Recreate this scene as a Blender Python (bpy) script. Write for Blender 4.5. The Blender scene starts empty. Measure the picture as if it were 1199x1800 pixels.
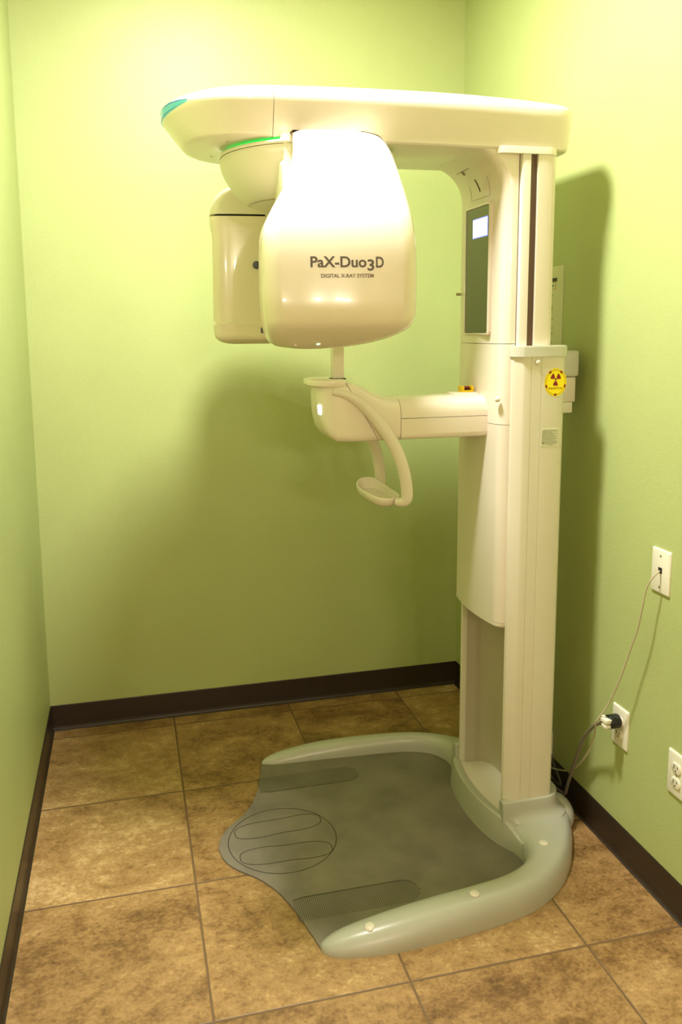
import bpy, bmesh, math, random
from mathutils import Vector, Matrix
from mathutils.bvhtree import BVHTree
random.seed(7)
C = bpy.context.scene.collection
PI = math.pi
sc = bpy.context.scene

# ------------------------------------------------------------------ materials
def new_mat(name):
    m = bpy.data.materials.new(name); m.use_nodes = True
    nt = m.node_tree
    return m, nt, nt.nodes['Principled BSDF']

def srgb(r, g, b):
    f = lambda c: (c / 255 / 12.92) if c / 255 <= 0.04045 else ((c / 255 + 0.055) / 1.055) ** 2.4
    return (f(r), f(g), f(b), 1)

def plain(name, col, rough=0.4, metal=0.0, emit=None, strength=0.0, bump=0.0, bscale=300, coat=0.0, spec=0.5):
    m, nt, p = new_mat(name)
    p.inputs['Base Color'].default_value = col
    p.inputs['Roughness'].default_value = rough
    p.inputs['Metallic'].default_value = metal
    p.inputs['Specular IOR Level'].default_value = spec
    if coat:
        p.inputs['Coat Weight'].default_value = coat
        p.inputs['Coat Roughness'].default_value = 0.03
    if emit:
        p.inputs['Emission Color'].default_value = emit
        p.inputs['Emission Strength'].default_value = strength
    # procedural variation: faint mottling of the tone, optional fine bump
    tc = nt.nodes.new('ShaderNodeTexCoord')
    nz = nt.nodes.new('ShaderNodeTexNoise'); nz.inputs['Scale'].default_value = 9; nz.inputs['Detail'].default_value = 3
    nt.links.new(tc.outputs['Object'], nz.inputs['Vector'])
    mx = nt.nodes.new('ShaderNodeMix'); mx.data_type = 'RGBA'; mx.blend_type = 'MULTIPLY'
    mx.inputs['Factor'].default_value = 0.06
    mx.inputs['A'].default_value = col
    nt.links.new(nz.outputs['Fac'], mx.inputs['B'])
    nt.links.new(mx.outputs['Result'], p.inputs['Base Color'])
    if bump:
        n2 = nt.nodes.new('ShaderNodeTexNoise'); n2.inputs['Scale'].default_value = bscale; n2.inputs['Detail'].default_value = 2
        nt.links.new(tc.outputs['Object'], n2.inputs['Vector'])
        b = nt.nodes.new('ShaderNodeBump'); b.inputs['Strength'].default_value = bump; b.inputs['Distance'].default_value = 0.002
        nt.links.new(n2.outputs['Fac'], b.inputs['Height']); nt.links.new(b.outputs['Normal'], p.inputs['Normal'])
    return m

def wall_mat(name, col):
    m, nt, p = new_mat(name)
    p.inputs['Roughness'].default_value = 0.46
    p.inputs['Specular IOR Level'].default_value = 0.6
    tc = nt.nodes.new('ShaderNodeTexCoord')
    a = nt.nodes.new('ShaderNodeTexNoise'); a.inputs['Scale'].default_value = 2.2; a.inputs['Detail'].default_value = 4
    nt.links.new(tc.outputs['Object'], a.inputs['Vector'])
    r = nt.nodes.new('ShaderNodeValToRGB')
    r.color_ramp.elements[0].position = 0.3; r.color_ramp.elements[1].position = 0.75
    r.color_ramp.elements[0].color = (col[0] * .95, col[1] * .95, col[2] * .95, 1)
    r.color_ramp.elements[1].color = (col[0] * 1.04, col[1] * 1.04, col[2] * 1.05, 1)
    nt.links.new(a.outputs['Fac'], r.inputs['Fac']); nt.links.new(r.outputs['Color'], p.inputs['Base Color'])
    n = nt.nodes.new('ShaderNodeTexNoise'); n.inputs['Scale'].default_value = 110; n.inputs['Detail'].default_value = 3
    n.inputs['Roughness'].default_value = 0.6
    nt.links.new(tc.outputs['Object'], n.inputs['Vector'])
    b = nt.nodes.new('ShaderNodeBump'); b.inputs['Strength'].default_value = 0.16; b.inputs['Distance'].default_value = 0.004
    nt.links.new(n.outputs['Fac'], b.inputs['Height']); nt.links.new(b.outputs['Normal'], p.inputs['Normal'])
    return m

TX, TS, TY = 0.5151, 0.4757, -1.5055       # tile grid origin and spacing
def floor_mat():
    m, nt, p = new_mat('travertine_tiles')
    N = nt.nodes.new; L = nt.links.new
    def math_(op, a, b=None, c=None):
        n = N('ShaderNodeMath'); n.operation = op
        for i, v in enumerate((a, b, c)):
            if v is None: continue
            if isinstance(v, (int, float)): n.inputs[i].default_value = v
            else: L(v, n.inputs[i])
        return n.outputs[0]
    tc = N('ShaderNodeTexCoord'); sp = N('ShaderNodeSeparateXYZ'); L(tc.outputs['Object'], sp.inputs[0])
    tx = math_('DIVIDE', math_('SUBTRACT', sp.outputs['X'], TX), TS)
    ty = math_('DIVIDE', math_('SUBTRACT', sp.outputs['Y'], TY), TS)
    def edge(t):
        return math_('ABSOLUTE', math_('SUBTRACT', math_('FRACT', math_('ADD', t, 0.5)), 0.5))
    # slightly wavy grout lines
    wob = N('ShaderNodeTexNoise'); wob.inputs['Scale'].default_value = 40; L(tc.outputs['Object'], wob.inputs['Vector'])
    wv = math_('MULTIPLY', math_('SUBTRACT', wob.outputs['Fac'], 0.5), 0.004)
    e = math_('ADD', math_('MINIMUM', edge(tx), edge(ty)), wv)
    gr = N('ShaderNodeMapRange'); gr.interpolation_type = 'SMOOTHSTEP'
    gr.inputs['From Min'].default_value = 0.0045; gr.inputs['From Max'].default_value = 0.0085
    gr.inputs['To Min'].default_value = 0; gr.inputs['To Max'].default_value = 1
    L(e, gr.inputs['Value'])
    cid = N('ShaderNodeCombineXYZ'); L(math_('FLOOR', tx), cid.inputs[0]); L(math_('FLOOR', ty), cid.inputs[1])
    wn = N('ShaderNodeTexWhiteNoise'); wn.noise_dimensions = '3D'; L(cid.outputs[0], wn.inputs['Vector'])
    off = N('ShaderNodeVectorMath'); off.operation = 'MULTIPLY_ADD'
    L(wn.outputs['Color'], off.inputs[0]); off.inputs[1].default_value = (7, 9, 5); L(tc.outputs['Object'], off.inputs[2])
    # stretch along one axis for travertine grain
    mp = N('ShaderNodeMapping'); mp.inputs['Scale'].default_value = (1.0, 1.3, 1.0); L(off.outputs[0], mp.inputs['Vector'])
    n1 = N('ShaderNodeTexNoise'); n1.inputs['Scale'].default_value = 4.2; n1.inputs['Detail'].default_value = 10; n1.inputs['Roughness'].default_value = 0.66
    n1.inputs['Distortion'].default_value = 0.5; L(mp.outputs[0], n1.inputs['Vector'])
    n2 = N('ShaderNodeTexNoise'); n2.inputs['Scale'].default_value = 21; n2.inputs['Detail'].default_value = 8; n2.inputs['Roughness'].default_value = 0.75
    L(mp.outputs[0], n2.inputs['Vector'])
    n3 = N('ShaderNodeTexNoise'); n3.inputs['Scale'].default_value = 85; n3.inputs['Detail'].default_value = 5; n3.inputs['Roughness'].default_value = 0.7
    L(mp.outputs[0], n3.inputs['Vector'])
    v = math_('ADD', math_('MULTIPLY', n1.outputs['Fac'], 0.43), math_('MULTIPLY', n2.outputs['Fac'], 0.34))
    v = math_('ADD', v, math_('MULTIPLY', n3.outputs['Fac'], 0.23))
    v = math_('ADD', v, math_('MULTIPLY', math_('SUBTRACT', wn.outputs['Value'], 0.5), 0.08))
    cr = N('ShaderNodeValToRGB')
    els = cr.color_ramp.elements
    els[0].position = 0.36; els[0].color = srgb(92, 64, 32)
    els[1].position = 0.68; els[1].color = srgb(216, 192, 146)
    for pos, col in ((0.43, (126, 93, 52)), (0.49, (155, 120, 73)), (0.545, (170, 135, 85)), (0.60, (196, 163, 111))):
        x = els.new(pos); x.color = srgb(*col)
    L(v, cr.inputs['Fac'])
    # small dark pits and pale chips
    vo = N('ShaderNodeTexNoise'); vo.inputs['Scale'].default_value = 62; vo.inputs['Detail'].default_value = 4; L(off.outputs[0], vo.inputs['Vector'])
    pit = N('ShaderNodeMapRange'); pit.inputs['From Min'].default_value = 0.64; pit.inputs['From Max'].default_value = 0.72; L(vo.outputs['Fac'], pit.inputs['Value'])
    mp2 = N('ShaderNodeMix'); mp2.data_type = 'RGBA'; L(math_('MULTIPLY', pit.outputs[0], 0.55), mp2.inputs['Factor'])
    L(cr.outputs['Color'], mp2.inputs['A']); mp2.inputs['B'].default_value = srgb(104, 72, 36)
    mg = N('ShaderNodeMix'); mg.data_type = 'RGBA'; L(gr.outputs[0], mg.inputs['Factor'])
    mg.inputs['A'].default_value = srgb(110, 84, 56); L(mp2.outputs['Result'], mg.inputs['B'])
    L(mg.outputs['Result'], p.inputs['Base Color'])
    rr = math_('ADD', math_('MULTIPLY', n1.outputs['Fac'], 0.3), 0.34)
    L(rr, p.inputs['Roughness'])
    b = N('ShaderNodeBump'); b.inputs['Strength'].default_value = 0.35; b.inputs['Distance'].default_value = 0.003
    L(math_('ADD', gr.outputs[0], math_('MULTIPLY', n2.outputs['Fac'], 0.10)), b.inputs['Height']); L(b.outputs['Normal'], p.inputs['Normal'])
    return m

def mat_rubber():
    m, nt, p = new_mat('grey_mat')
    N = nt.nodes.new; L = nt.links.new
    tc = N('ShaderNodeTexCoord'); n = N('ShaderNodeTexNoise'); n.inputs['Scale'].default_value = 7; n.inputs['Detail'].default_value = 6
    L(tc.outputs['Object'], n.inputs['Vector'])
    r = N('ShaderNodeValToRGB'); r.color_ramp.elements[0].position = .36; r.color_ramp.elements[1].position = .68
    r.color_ramp.elements[0].color = srgb(122, 113, 102); r.color_ramp.elements[1].color = srgb(142, 132, 119)
    L(n.outputs['Fac'], r.inputs['Fac']); L(r.outputs['Color'], p.inputs['Base Color'])
    p.inputs['Roughness'].default_value = 0.62
    n2 = N('ShaderNodeTexNoise'); n2.inputs['Scale'].default_value = 500; L(tc.outputs['Object'], n2.inputs['Vector'])
    b = N('ShaderNodeBump'); b.inputs['Strength'].default_value = 0.12; b.inputs['Distance'].default_value = .001
    L(n2.outputs['Fac'], b.inputs['Height']); L(b.outputs['Normal'], p.inputs['Normal'])
    return m

WALL = wall_mat('green_paint', srgb(180, 191, 125))
HALL = wall_mat('hall_beige_paint', srgb(228, 208, 176))
FLOOR = floor_mat()
CEIL = plain('ceiling_white', srgb(235, 232, 220), 0.8)
BROWNB = plain('dark_brown_vinyl', srgb(48, 36, 26), 0.4)
CREAM = plain('cream_plastic', srgb(240, 228, 212), 0.24, coat=0.25)
CREAM2 = plain('cream_matte', srgb(232, 221, 204), 0.38)
CREAMG = plain('cream_gloss', srgb(240, 226, 206), 0.16, coat=0.35)
RAIL = plain('painted_rail', srgb(226, 219, 198), 0.42, bump=0.05, bscale=700)
PANEL = plain('channel_panel', srgb(200, 188, 170), 0.5, bump=0.05, bscale=600)
BASE = plain('grey_green_base', srgb(188, 187, 172), 0.3, coat=0.15, bump=0.03, bscale=500)
CAPG = plain('pale_grey_cap', srgb(205, 204, 186), 0.4)
MATM = mat_rubber()
MATH = plain('mat_rib', srgb(92, 86, 75), 0.7)
MATL = plain('mat_line', srgb(62, 58, 48), 0.7)
DARK = plain('dark_gap', srgb(24, 20, 16), 0.6)
SLOT = plain('brown_belt', srgb(104, 78, 60), 0.55)
MIRR = plain('dark_mirror', (0.13, 0.125, 0.085, 1), 0.06, metal=1.0)
SCREEN = plain('screen_white', (1, 1, 1, 1), 0.3, emit=(0.96, 0.95, 1.0, 1), strength=1.5)
SCRBLUE = plain('screen_blue', (.2, .25, .8, 1), 0.3, emit=(0.15, 0.22, 0.95, 1), strength=1.0)
TEAL = plain('teal_light', (.02, .22, .20, 1), 0.15, emit=(0.10, 0.75, 0.60, 1), strength=0.42, coat=.4)
TEALD = plain('deep_teal_light', (.0, .08, .14, 1), 0.15, emit=(0.0, 0.23, 0.36, 1), strength=0.4, coat=.4)
GREENL = plain('green_light', (.0, .4, .05, 1), 0.2, emit=(0.01, 0.65, 0.07, 1), strength=1.1)
LEDG = plain('led_green', (.6, 1, .7, 1), 0.2, emit=(0.55, 1.0, 0.7, 1), strength=1.5)
LEDW = plain('led_white', (1, 1, 1, 1), 0.2, emit=(0.8, 1.0, 0.85, 1), strength=1.8)
INK = plain('grey_ink', srgb(92, 80, 68), 0.5)
INK2 = plain('brown_ink', srgb(120, 98, 72), 0.5)
BLACK = plain('black_plastic', srgb(22, 22, 20), 0.45)
YELLOW = plain('yellow_plastic', srgb(240, 200, 10), 0.4)
STYEL = plain('sticker_yellow', srgb(255, 236, 8), 0.4)
STORG = plain('sticker_orange', srgb(190, 130, 20), 0.45)
STRED = plain('sticker_red', srgb(140, 8, 24), 0.45)
RED = plain('red_plastic', srgb(120, 12, 16), 0.4)
PLATE = plain('white_plate', srgb(238, 233, 214), 0.3)
TAG = plain('rating_tag', srgb(212, 212, 178), 0.4)
TAGI = plain('tag_ink', srgb(112, 112, 82), 0.6)
PAPER = plain('paper', srgb(226, 226, 190), 0.7)
PAPINK = plain('paper_ink', srgb(62, 66, 48), 0.7)
PAPOR = plain('paper_orange', srgb(214, 150, 70), 0.7)
PAPTE = plain('paper_teal', srgb(30, 118, 96), 0.7)
CORD = plain('grey_cord', srgb(128, 116, 102), 0.45)
WIRE = plain('pale_wire', srgb(190, 180, 148), 0.5)
CABLE = plain('dark_cable', srgb(84, 80, 64), 0.55)
BLUEG = plain('slate_blue_plastic', srgb(84, 86, 110), 0.35)
CHROME = plain('dull_metal', srgb(190, 180, 160), 0.3, metal=0.8)

# ------------------------------------------------------------------ mesh helpers
def obj(name, bm, m, parent=None, smooth=35, root=None):
    """link bm (built in world coordinates) as ONE mesh object"""
    bmesh.ops.recalc_face_normals(bm, faces=bm.faces[:])
    origin = Vector((0, 0, 0))
    if parent is not None:
        origin = parent.get('_org_v') and Vector(parent['_org_v']) or Vector(parent['_o'])
        bmesh.ops.translate(bm, verts=bm.verts[:], vec=-origin)
    me = bpy.data.meshes.new(name)
    bm.to_mesh(me); bm.free()
    o = bpy.data.objects.new(name, me)
    C.objects.link(o)
    for mm in (m if isinstance(m, (list, tuple)) else [m]): me.materials.append(mm)
    if smooth:
        for p in me.polygons: p.use_smooth = True
        me.set_sharp_from_angle(angle=math.radians(smooth))
    if parent is not None:
        o.parent = parent
    o['_o'] = tuple(origin)
    return o

def thing(name, label, cat, loc=(0, 0, 0), group=None):
    o = bpy.data.objects.new(name, None); C.objects.link(o)
    o.empty_display_size = 0.1
    o.location = loc; o['label'] = label; o['category'] = cat
    if group: o['group'] = group
    o['_o'] = tuple(loc)
    return o

def tag(o, label, cat, group=None):
    o['label'] = label; o['category'] = cat
    if group: o['group'] = group
    return o

def struct(name, bm, m):
    o = obj(name, bm, m, None, 0); o['kind'] = 'structure'
    return o

def loft(bm, rings, cap=True, mat=0):
    vs = [[bm.verts.new(p) for p in r] for r in rings]
    n = len(vs[0])
    for a, b in zip(vs, vs[1:]):
        for i in range(n):
            f = bm.faces.new((a[i], a[(i + 1) % n], b[(i + 1) % n], b[i])); f.material_index = mat
    if cap:
        for r in (vs[0], vs[-1]):
            try:
                f = bm.faces.new(r); f.material_index = mat
            except ValueError: pass
    return bm

def NB(): return bmesh.new()

def box(bm, x0, x1, y0, y1, z0, z1, bev=0.0, seg=2, M=None, mat=0):
    r = bmesh.ops.create_cube(bm, size=1)
    vs = r['verts']
    for v in vs:
        v.co = Vector((x0 + (v.co.x + .5) * (x1 - x0), y0 + (v.co.y + .5) * (y1 - y0), z0 + (v.co.z + .5) * (z1 - z0)))
    es = list({e for v in vs for e in v.link_edges})
    fs = list({f for v in vs for f in v.link_faces})
    for f in fs: f.material_index = mat
    if bev:
        r2 = bmesh.ops.bevel(bm, geom=es, offset=bev, segments=seg, affect='EDGES', profile=0.5)
        vs = list({v for f in r2['faces'] for v in f.verts} | {v for v in vs if v.is_valid})
        for v in vs:
            for f in v.link_faces: f.material_index = mat
    if M is not None:
        bmesh.ops.transform(bm, matrix=M, verts=vs)
    return bm

def frame_of(d):
    d = Vector(d).normalized()
    a = Vector((0, 0, 1)) if abs(d.z) < .9 else Vector((1, 0, 0))
    u = d.cross(a).normalized(); w = d.cross(u).normalized()
    return u, w

def lathe(bm, base, axis, prof, seg=24, mat=0):
    """prof: list of (radius, distance along axis)"""
    base = Vector(base); ax = Vector(axis).normalized(); u, w = frame_of(ax)
    rings = []
    for r, h in prof:
        rings.append([base + ax * h + (u * math.cos(2 * PI * i / seg) + w * math.sin(2 * PI * i / seg)) * max(r, 1e-5) for i in range(seg)])
    return loft(bm, rings, True, mat)

def catmull(pts, n=8):
    P = [Vector(p) for p in pts]
    P = [P[0] * 2 - P[1]] + P + [P[-1] * 2 - P[-2]]
    out = []
    for i in range(1, len(P) - 2):
        for k in range(n):
            t = k / n
            a, b, c, d = P[i - 1], P[i], P[i + 1], P[i + 2]
            out.append(0.5 * ((2 * b) + (c - a) * t + (2 * a - 5 * b + 4 * c - d) * t * t + (3 * b - a - 3 * c + d) * t ** 3))
    out.append(P[-2].copy())
    return out

def lerp_list(vals, n):
    if isinstance(vals, (int, float)): return [vals] * n
    out = []
    for i in range(n):
        t = i / (n - 1) * (len(vals) - 1); k = min(int(t), len(vals) - 2)
        out.append(vals[k] + (vals[k + 1] - vals[k]) * (t - k))
    return out

def tube(bm, pts, r, seg=10, n=8, mat=0, flat=1.0, smooth=True):
    P = catmull(pts, n) if smooth else [Vector(p) for p in pts]
    R = lerp_list(r, len(P))
    rings = []
    u, w = frame_of(P[1] - P[0])
    for i, p in enumerate(P):
        d = (P[min(i + 1, len(P) - 1)] - P[max(i - 1, 0)]).normalized()
        u = (u - d * u.dot(d)).normalized(); w = d.cross(u).normalized()
        rings.append([p + (u * math.cos(2 * PI * k / seg) + w * math.sin(2 * PI * k / seg) * flat) * R[i] for k in range(seg)])
    return loft(bm, rings, True, mat)

def rrect(a0, a1, b0, b1, r, n=6):
    """rounded rectangle; r = one radius or four (a1b1, a0b1, a0b0, a1b0)"""
    if isinstance(r, (int, float)): r = (r,) * 4
    out = []
    for k, (ca, cb, q) in enumerate(((a1, b1, 0), (a0, b1, 1), (a0, b0, 2), (a1, b0, 3))):
        rr = r[k]
        cx = ca - rr if k in (0, 3) else ca + rr
        cy = cb - rr if k in (0, 1) else cb + rr
        for i in range(n + 1):
            t = q * PI / 2 + i / n * PI / 2
            out.append((cx + rr * math.cos(t), cy + rr * math.sin(t)))
    return out

def prism(bm, pts, z0, z1, mat=0):
    lo = [bm.verts.new((x, y, z0)) for x, y in pts]; hi = [bm.verts.new((x, y, z1)) for x, y in pts]
    n = len(pts)
    fs = [bm.faces.new(lo), bm.faces.new(hi)]
    for i in range(n): fs.append(bm.faces.new((lo[i], lo[(i + 1) % n], hi[(i + 1) % n], hi[i])))
    for f in fs: f.material_index = mat
    bmesh.ops.triangulate(bm, faces=fs[:2])
    return bm

def bprism(bm, pts, z0, z1, bev=0.004, mat=0):
    """prism with a small chamfer round the top rim (convex outlines)"""
    n = len(pts); cx = sum(p[0] for p in pts) / n; cy = sum(p[1] for p in pts) / n
    def ring(z, e):
        out = []
        for x, y in pts:
            d = math.hypot(x - cx, y - cy); k = max(0, (d - e) / d) if d > 0 else 0
            out.append((cx + (x - cx) * k, cy + (y - cy) * k, z))
        return out
    return loft(bm, [ring(z0, 0), ring(z1 - bev, 0), ring(z1 - bev * .3, bev * .3), ring(z1, bev)], True, mat)

def cut(bm, co, no, keep_positive, fill=True):
    b = bm.copy()
    g = b.verts[:] + b.edges[:] + b.faces[:]
    r = bmesh.ops.bisect_plane(b, geom=g, plane_co=co, plane_no=no, clear_inner=keep_positive, clear_outer=not keep_positive)
    if fill:
        es = [e for e in r['geom_cut'] if isinstance(e, bmesh.types.BMEdge)]
        bmesh.ops.holes_fill(b, edges=es, sides=0)
    return b

def split(bm, co, no, gap=0.0016):
    co = Vector(co); no = Vector(no).normalized()
    a = cut(bm, co + no * gap / 2, no, True); b = cut(bm, co - no * gap / 2, no, False)
    bm.free()
    return a, b

def text_tris(s, offset=0.0):
    """triangulated letter outlines, unit box"""
    cu = bpy.data.curves.new('txt', 'FONT'); cu.body = s; cu.size = 1; cu.offset = offset; cu.fill_mode = 'BOTH'; cu.resolution_u = 6
    ob = bpy.data.objects.new('txt', cu); C.objects.link(ob)
    bpy.context.view_layer.update()
    dg = bpy.context.evaluated_depsgraph_get()
    me = bpy.data.meshes.new_from_object(ob.evaluated_get(dg))
    vs = [v.co.copy() for v in me.vertices]; fs = [list(p.vertices) for p in me.polygons]
    bpy.data.objects.remove(ob); bpy.data.curves.remove(cu); bpy.data.meshes.remove(me)
    x0 = min(v.x for v in vs); x1 = max(v.x for v in vs); y0 = min(v.y for v in vs); y1 = max(v.y for v in vs)
    return [((v.x - x0) / (x1 - x0), (v.y - y0) / (y1 - y0)) for v in vs], fs

def put_text(bm, s, a0, a1, b0, b1, fn, offset=0.0, mat=0):
    vs, fs = text_tris(s, offset)
    V = [bm.verts.new(fn(a0 + (a1 - a0) * x, b0 + (b1 - b0) * y)) for x, y in vs]
    for f in fs:
        try: q = bm.faces.new([V[i] for i in f]); q.material_index = mat
        except ValueError: pass

def patch(bm, pts, mat=0):
    f = bm.faces.new([bm.verts.new(p) for p in pts]); f.material_index = mat
    return f

# ------------------------------------------------------------------ room
XL, XR, YB, YF, ZC = 0.037, 1.753, 0.0, -10.0, 3.10
HB = 0.1016
YD, HX0, HX1 = -3.3, -1.3, 2.3           # room opening and the hall beyond it
b = NB(); box(b, HX0 - .1, HX1 + .1, YF - .1, YB + .1, -0.1, 0.0); struct('floor', b, FLOOR)
b = NB(); box(b, HX0 - .1, HX1 + .1, YF - .1, YB + .1, ZC, ZC + .1); struct('ceiling', b, CEIL)
b = NB(); box(b, XL - .1, XR + .1, YB, YB + .1, 0, ZC); struct('wall_back', b, WALL)
b = NB(); box(b, XL - .1, XL, YD, YB, 0, ZC); struct('wall_left', b, WALL)
b = NB(); box(b, XR, XR + .1, YD, YB, 0, ZC); struct('wall_right', b, WALL)
b = NB(); box(b, HX0 - .1, HX0, YF, YD + .1, 0, ZC); struct('wall_hall_left', b, HALL)
b = NB(); box(b, HX1, HX1 + .1, YF, YD + .1, 0, ZC); struct('wall_hall_right', b, HALL)
b = NB(); box(b, HX0 - .1, HX1 + .1, YF - .1, YF, 0, ZC); struct('wall_front', b, HALL)
b = NB(); box(b, HX0, XL - .1, YD, YD + .1, 0, ZC); struct('wall_return_left', b, HALL)
b = NB(); box(b, XR + .1, HX1, YD, YD + .1, 0, ZC); struct('wall_return_right', b, HALL)

def cove(p0, p1, nrm):
    """vinyl cove base: flat strip with a small curved toe"""
    prof = [(0.0, HB), (0.0025, HB), (0.0035, HB - .002), (0.0035, .018), (.0045, .010), (.008, .004), (.013, .0012), (.013, 0), (0, 0)]
    p0, p1, nrm = Vector(p0), Vector(p1), Vector(nrm)
    bm = NB()
    loft(bm, [[p + nrm * d + Vector((0, 0, z)) for d, z in prof] for p in (p0, p1)])
    return bm
struct('baseboard_back', cove((XL, 0, 0), (XR, 0, 0), (0, -1, 0)), BROWNB)
struct('baseboard_left', cove((XL, 0, 0), (XL, YD, 0), (1, 0, 0)), BROWNB)
struct('baseboard_right', cove((XR, 0, 0), (XR, YD, 0), (-1, 0, 0)), BROWNB)

# ------------------------------------------------------------------ the x-ray machine
AY = -0.905                                   # symmetry axis of the machine
ROOT = (1.55, AY, 0.0)
mc = thing('xray_machine', 'tall cream panoramic dental X-ray machine standing on a grey green forked base', 'x-ray machine', ROOT)

# ---- base plate (grey mat between the prongs)
half = [(0.596, 0.0), (0.602, .035), (0.614, .068), (0.640, .104), (0.685, .148), (0.712, .182), (0.735, .222), (0.757, .275), (0.778, .345), (0.797, .425), (0.803, .452)]
hs = catmull([(x, d, 0) for x, d in half], 5)
half = [(p.x, max(0, p.y)) for p in hs]
rightside = [(0.86, .452), (1.0, .455), (1.2, .445), (1.38, .42), (1.47, .34), (1.48, .25), (1.46, .14), (1.45, 0.0)]
outl = [(x, AY - d) for x, d in half] + [(x, AY - d) for x, d in rightside]
outl += [(x, AY + d) for x, d in reversed(rightside[:-1])] + [(x, AY + d) for x, d in reversed(half[1:])]
b = NB()
bprism(b, outl, 0.0, 0.006, 0.002)
ZM = 0.0063
def line_strip(bm, pts, w, closed=True, z=ZM, mat=1):
    n = len(pts)
    L, R = [], []
    for i in range(n):
        p = Vector(pts[i]); q = Vector(pts[(i + 1) % n]) if (closed or i < n - 1) else p; o = Vector(pts[i - 1]) if (closed or i > 0) else p
        t = (q - o).normalized(); nn = Vector((-t.y, t.x))
        L.append(bm.verts.new((p.x + nn.x * w / 2, p.y + nn.y * w / 2, z))); R.append(bm.verts.new((p.x - nn.x * w / 2, p.y - nn.y * w / 2, z)))
    for i in range(n if closed else n - 1):
        j = (i + 1) % n
        f = bm.faces.new((L[i], L[j], R[j], R[i])); f.material_index = mat
ell = [(0.793 + .167 * math.cos(t), -0.902 + .158 * math.sin(t)) for t in [2 * PI * i / 72 for i in range(72)]]
line_strip(b, ell, .0026)
def foot(pts):
    P = catmull([(x, y, 0) for x, y in pts + pts[:1]], 8)[:-1]
    return [(p.x, p.y) for p in P]
f1 = []
for i in range(72):
    t = 2 * PI * i / 72; c, sn = math.cos(t), math.sin(t)
    x = .792 + .139 * math.copysign(abs(c) ** .8, c)
    f1.append((x, -.836 + (x - .79) * .05 + .0425 * math.copysign(abs(sn) ** .62, sn) * (1 - .16 * math.exp(-((x - .80) / .055) ** 2))))
f2 = [(x, 2 * -.9025 - y) for x, y in f1]
line_strip(b, f1, .0026); line_strip(b, f2, .0026)
# ribbed strips beside the prongs
for sgn in (-1, 1):
    nr = 66
    for i in range(nr):
        x = .77 + i / (nr - 1) * .355
        d0, d1 = .262, .352
        k = max(0, (x - 1.075) / .05)
        if k > 0:
            sft = .045 * (1 - math.sqrt(max(0, 1 - k * k))); d0 += sft; d1 -= sft
        if x < .80: d0 = max(d0, .262 + (0.80 - x) * 0.2)
        lo, hi = AY + sgn * d0, AY + sgn * d1
        patch(b, [(x - .0009, lo, ZM), (x + .0009, lo, ZM), (x + .0009, hi, ZM), (x - .0009, hi, ZM)], 2)
        patch(b, [(x - .0022, lo - .0018 , ZM), (x + .0022, lo - .0018, ZM), (x + .0022, lo + .0018, ZM), (x - .0022, lo + .0018, ZM)], 1)
obj('foot_plate', b, [MATM, MATL, MATH], mc)

# ---- forked base frame
ST = [  # inner (x,d), outer (x,d), height, profile power
    ((.803, .4475), (.803, .4555), .006, 2.0), ((.806, .441), (.809, .468), .014, 2.0), ((.822, .434), (.824, .481), .024, 2.0), ((.850, .428), (.852, .492), .034, 2.1),
    ((.90, .424), (.905, .503), .045, 2.2), ((1.0, .420), (1.0, .509), .058, 2.4), ((1.12, .413), (1.12, .502), .066, 2.6),
    ((1.25, .405), (1.27, .486), .069, 2.8), ((1.345, .392), (1.40, .458), .071, 2.8), ((1.415, .362), (1.50, .405), .073, 2.9), ((1.452, .312), (1.575, .335), .075, 3.0),
    ((1.460, .262), (1.628, .262), .078, 3.2), ((1.451, .215), (1.662, .200), .081, 3.6), ((1.436, .160), (1.688, .140), .083, 4.2), ((1.420, .09), (1.700, .08), .083, 4.8), ((1.412, 0), (1.702, 0), .083, 5.0)]
def wgt(d): return max(0.0, min(1.0, (d - .2) / .15))
full = [((i[0], -i[1] + .018 * wgt(i[1]) * min(1, h / .06)), (o[0], -o[1]), h * (1 + .10 * wgt(i[1])), n) for i, o, h, n in ST] + [((i[0], i[1]), (o[0], o[1] - .016 * wgt(o[1]) * min(1, h / .06)), h * (1 - .12 * wgt(i[1])), n) for i, o, h, n in reversed(ST[:-1])]
I_ = catmull([(i[0], i[1], h) for i, o, h, n in full], 5); O_ = catmull([(o[0], o[1], n) for i, o, h, n in full], 5)
rings = []
NPF = 22
for pi_, po in zip(I_, O_):
    h, n = max(pi_.z, .003), max(2.0, po.z)
    ring = []
    for k in range(NPF + 1):
        t = PI * k / NPF
        c, s = math.cos(t), math.sin(t)
        u = .5 - .5 * math.copysign(abs(c) ** (2 / n), c); z = h * abs(s) ** (2 / n)
        ring.append((pi_.x + (po.x - pi_.x) * u, AY + pi_.y + (po.y - pi_.y) * u, z))
    rings.append(ring)
b = NB(); loft(b, rings)
# rounded cable hump behind the column, both sides
for sgn in (-1, 1):
    r = bmesh.ops.create_uvsphere(b, u_segments=24, v_segments=16, radius=1)
    for v in r['verts']:
        v.co = Vector((1.660 + v.co.x * .050, AY + sgn * .112 + v.co.y * .068, max(0.001, .034 + v.co.z * .056)))
bf = obj('base_frame', b, BASE, mc, 50)
def surf_z(x, d):
    tree = None
    return None
dg = bpy.context.evaluated_depsgraph_get()
def cap_on(x, y, r):
    me = bf.data
    tree = BVHTree.FromPolygons([v.co for v in me.vertices], [p.vertices for p in me.polygons])
    hit, nrm, _, _ = tree.ray_cast(Vector((x - ROOT[0], y - ROOT[1], 1)), Vector((0, 0, -1)))
    if nrm.z < 0: nrm = -nrm
    bm = NB(); lathe(bm, hit + Vector(ROOT) - nrm * .002, nrm, [(r, 0), (r, .0035), (r * .8, .005), (0.0001, .0055)], 20)
    obj('screw_cap', bm, CREAM2, bf)
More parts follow.
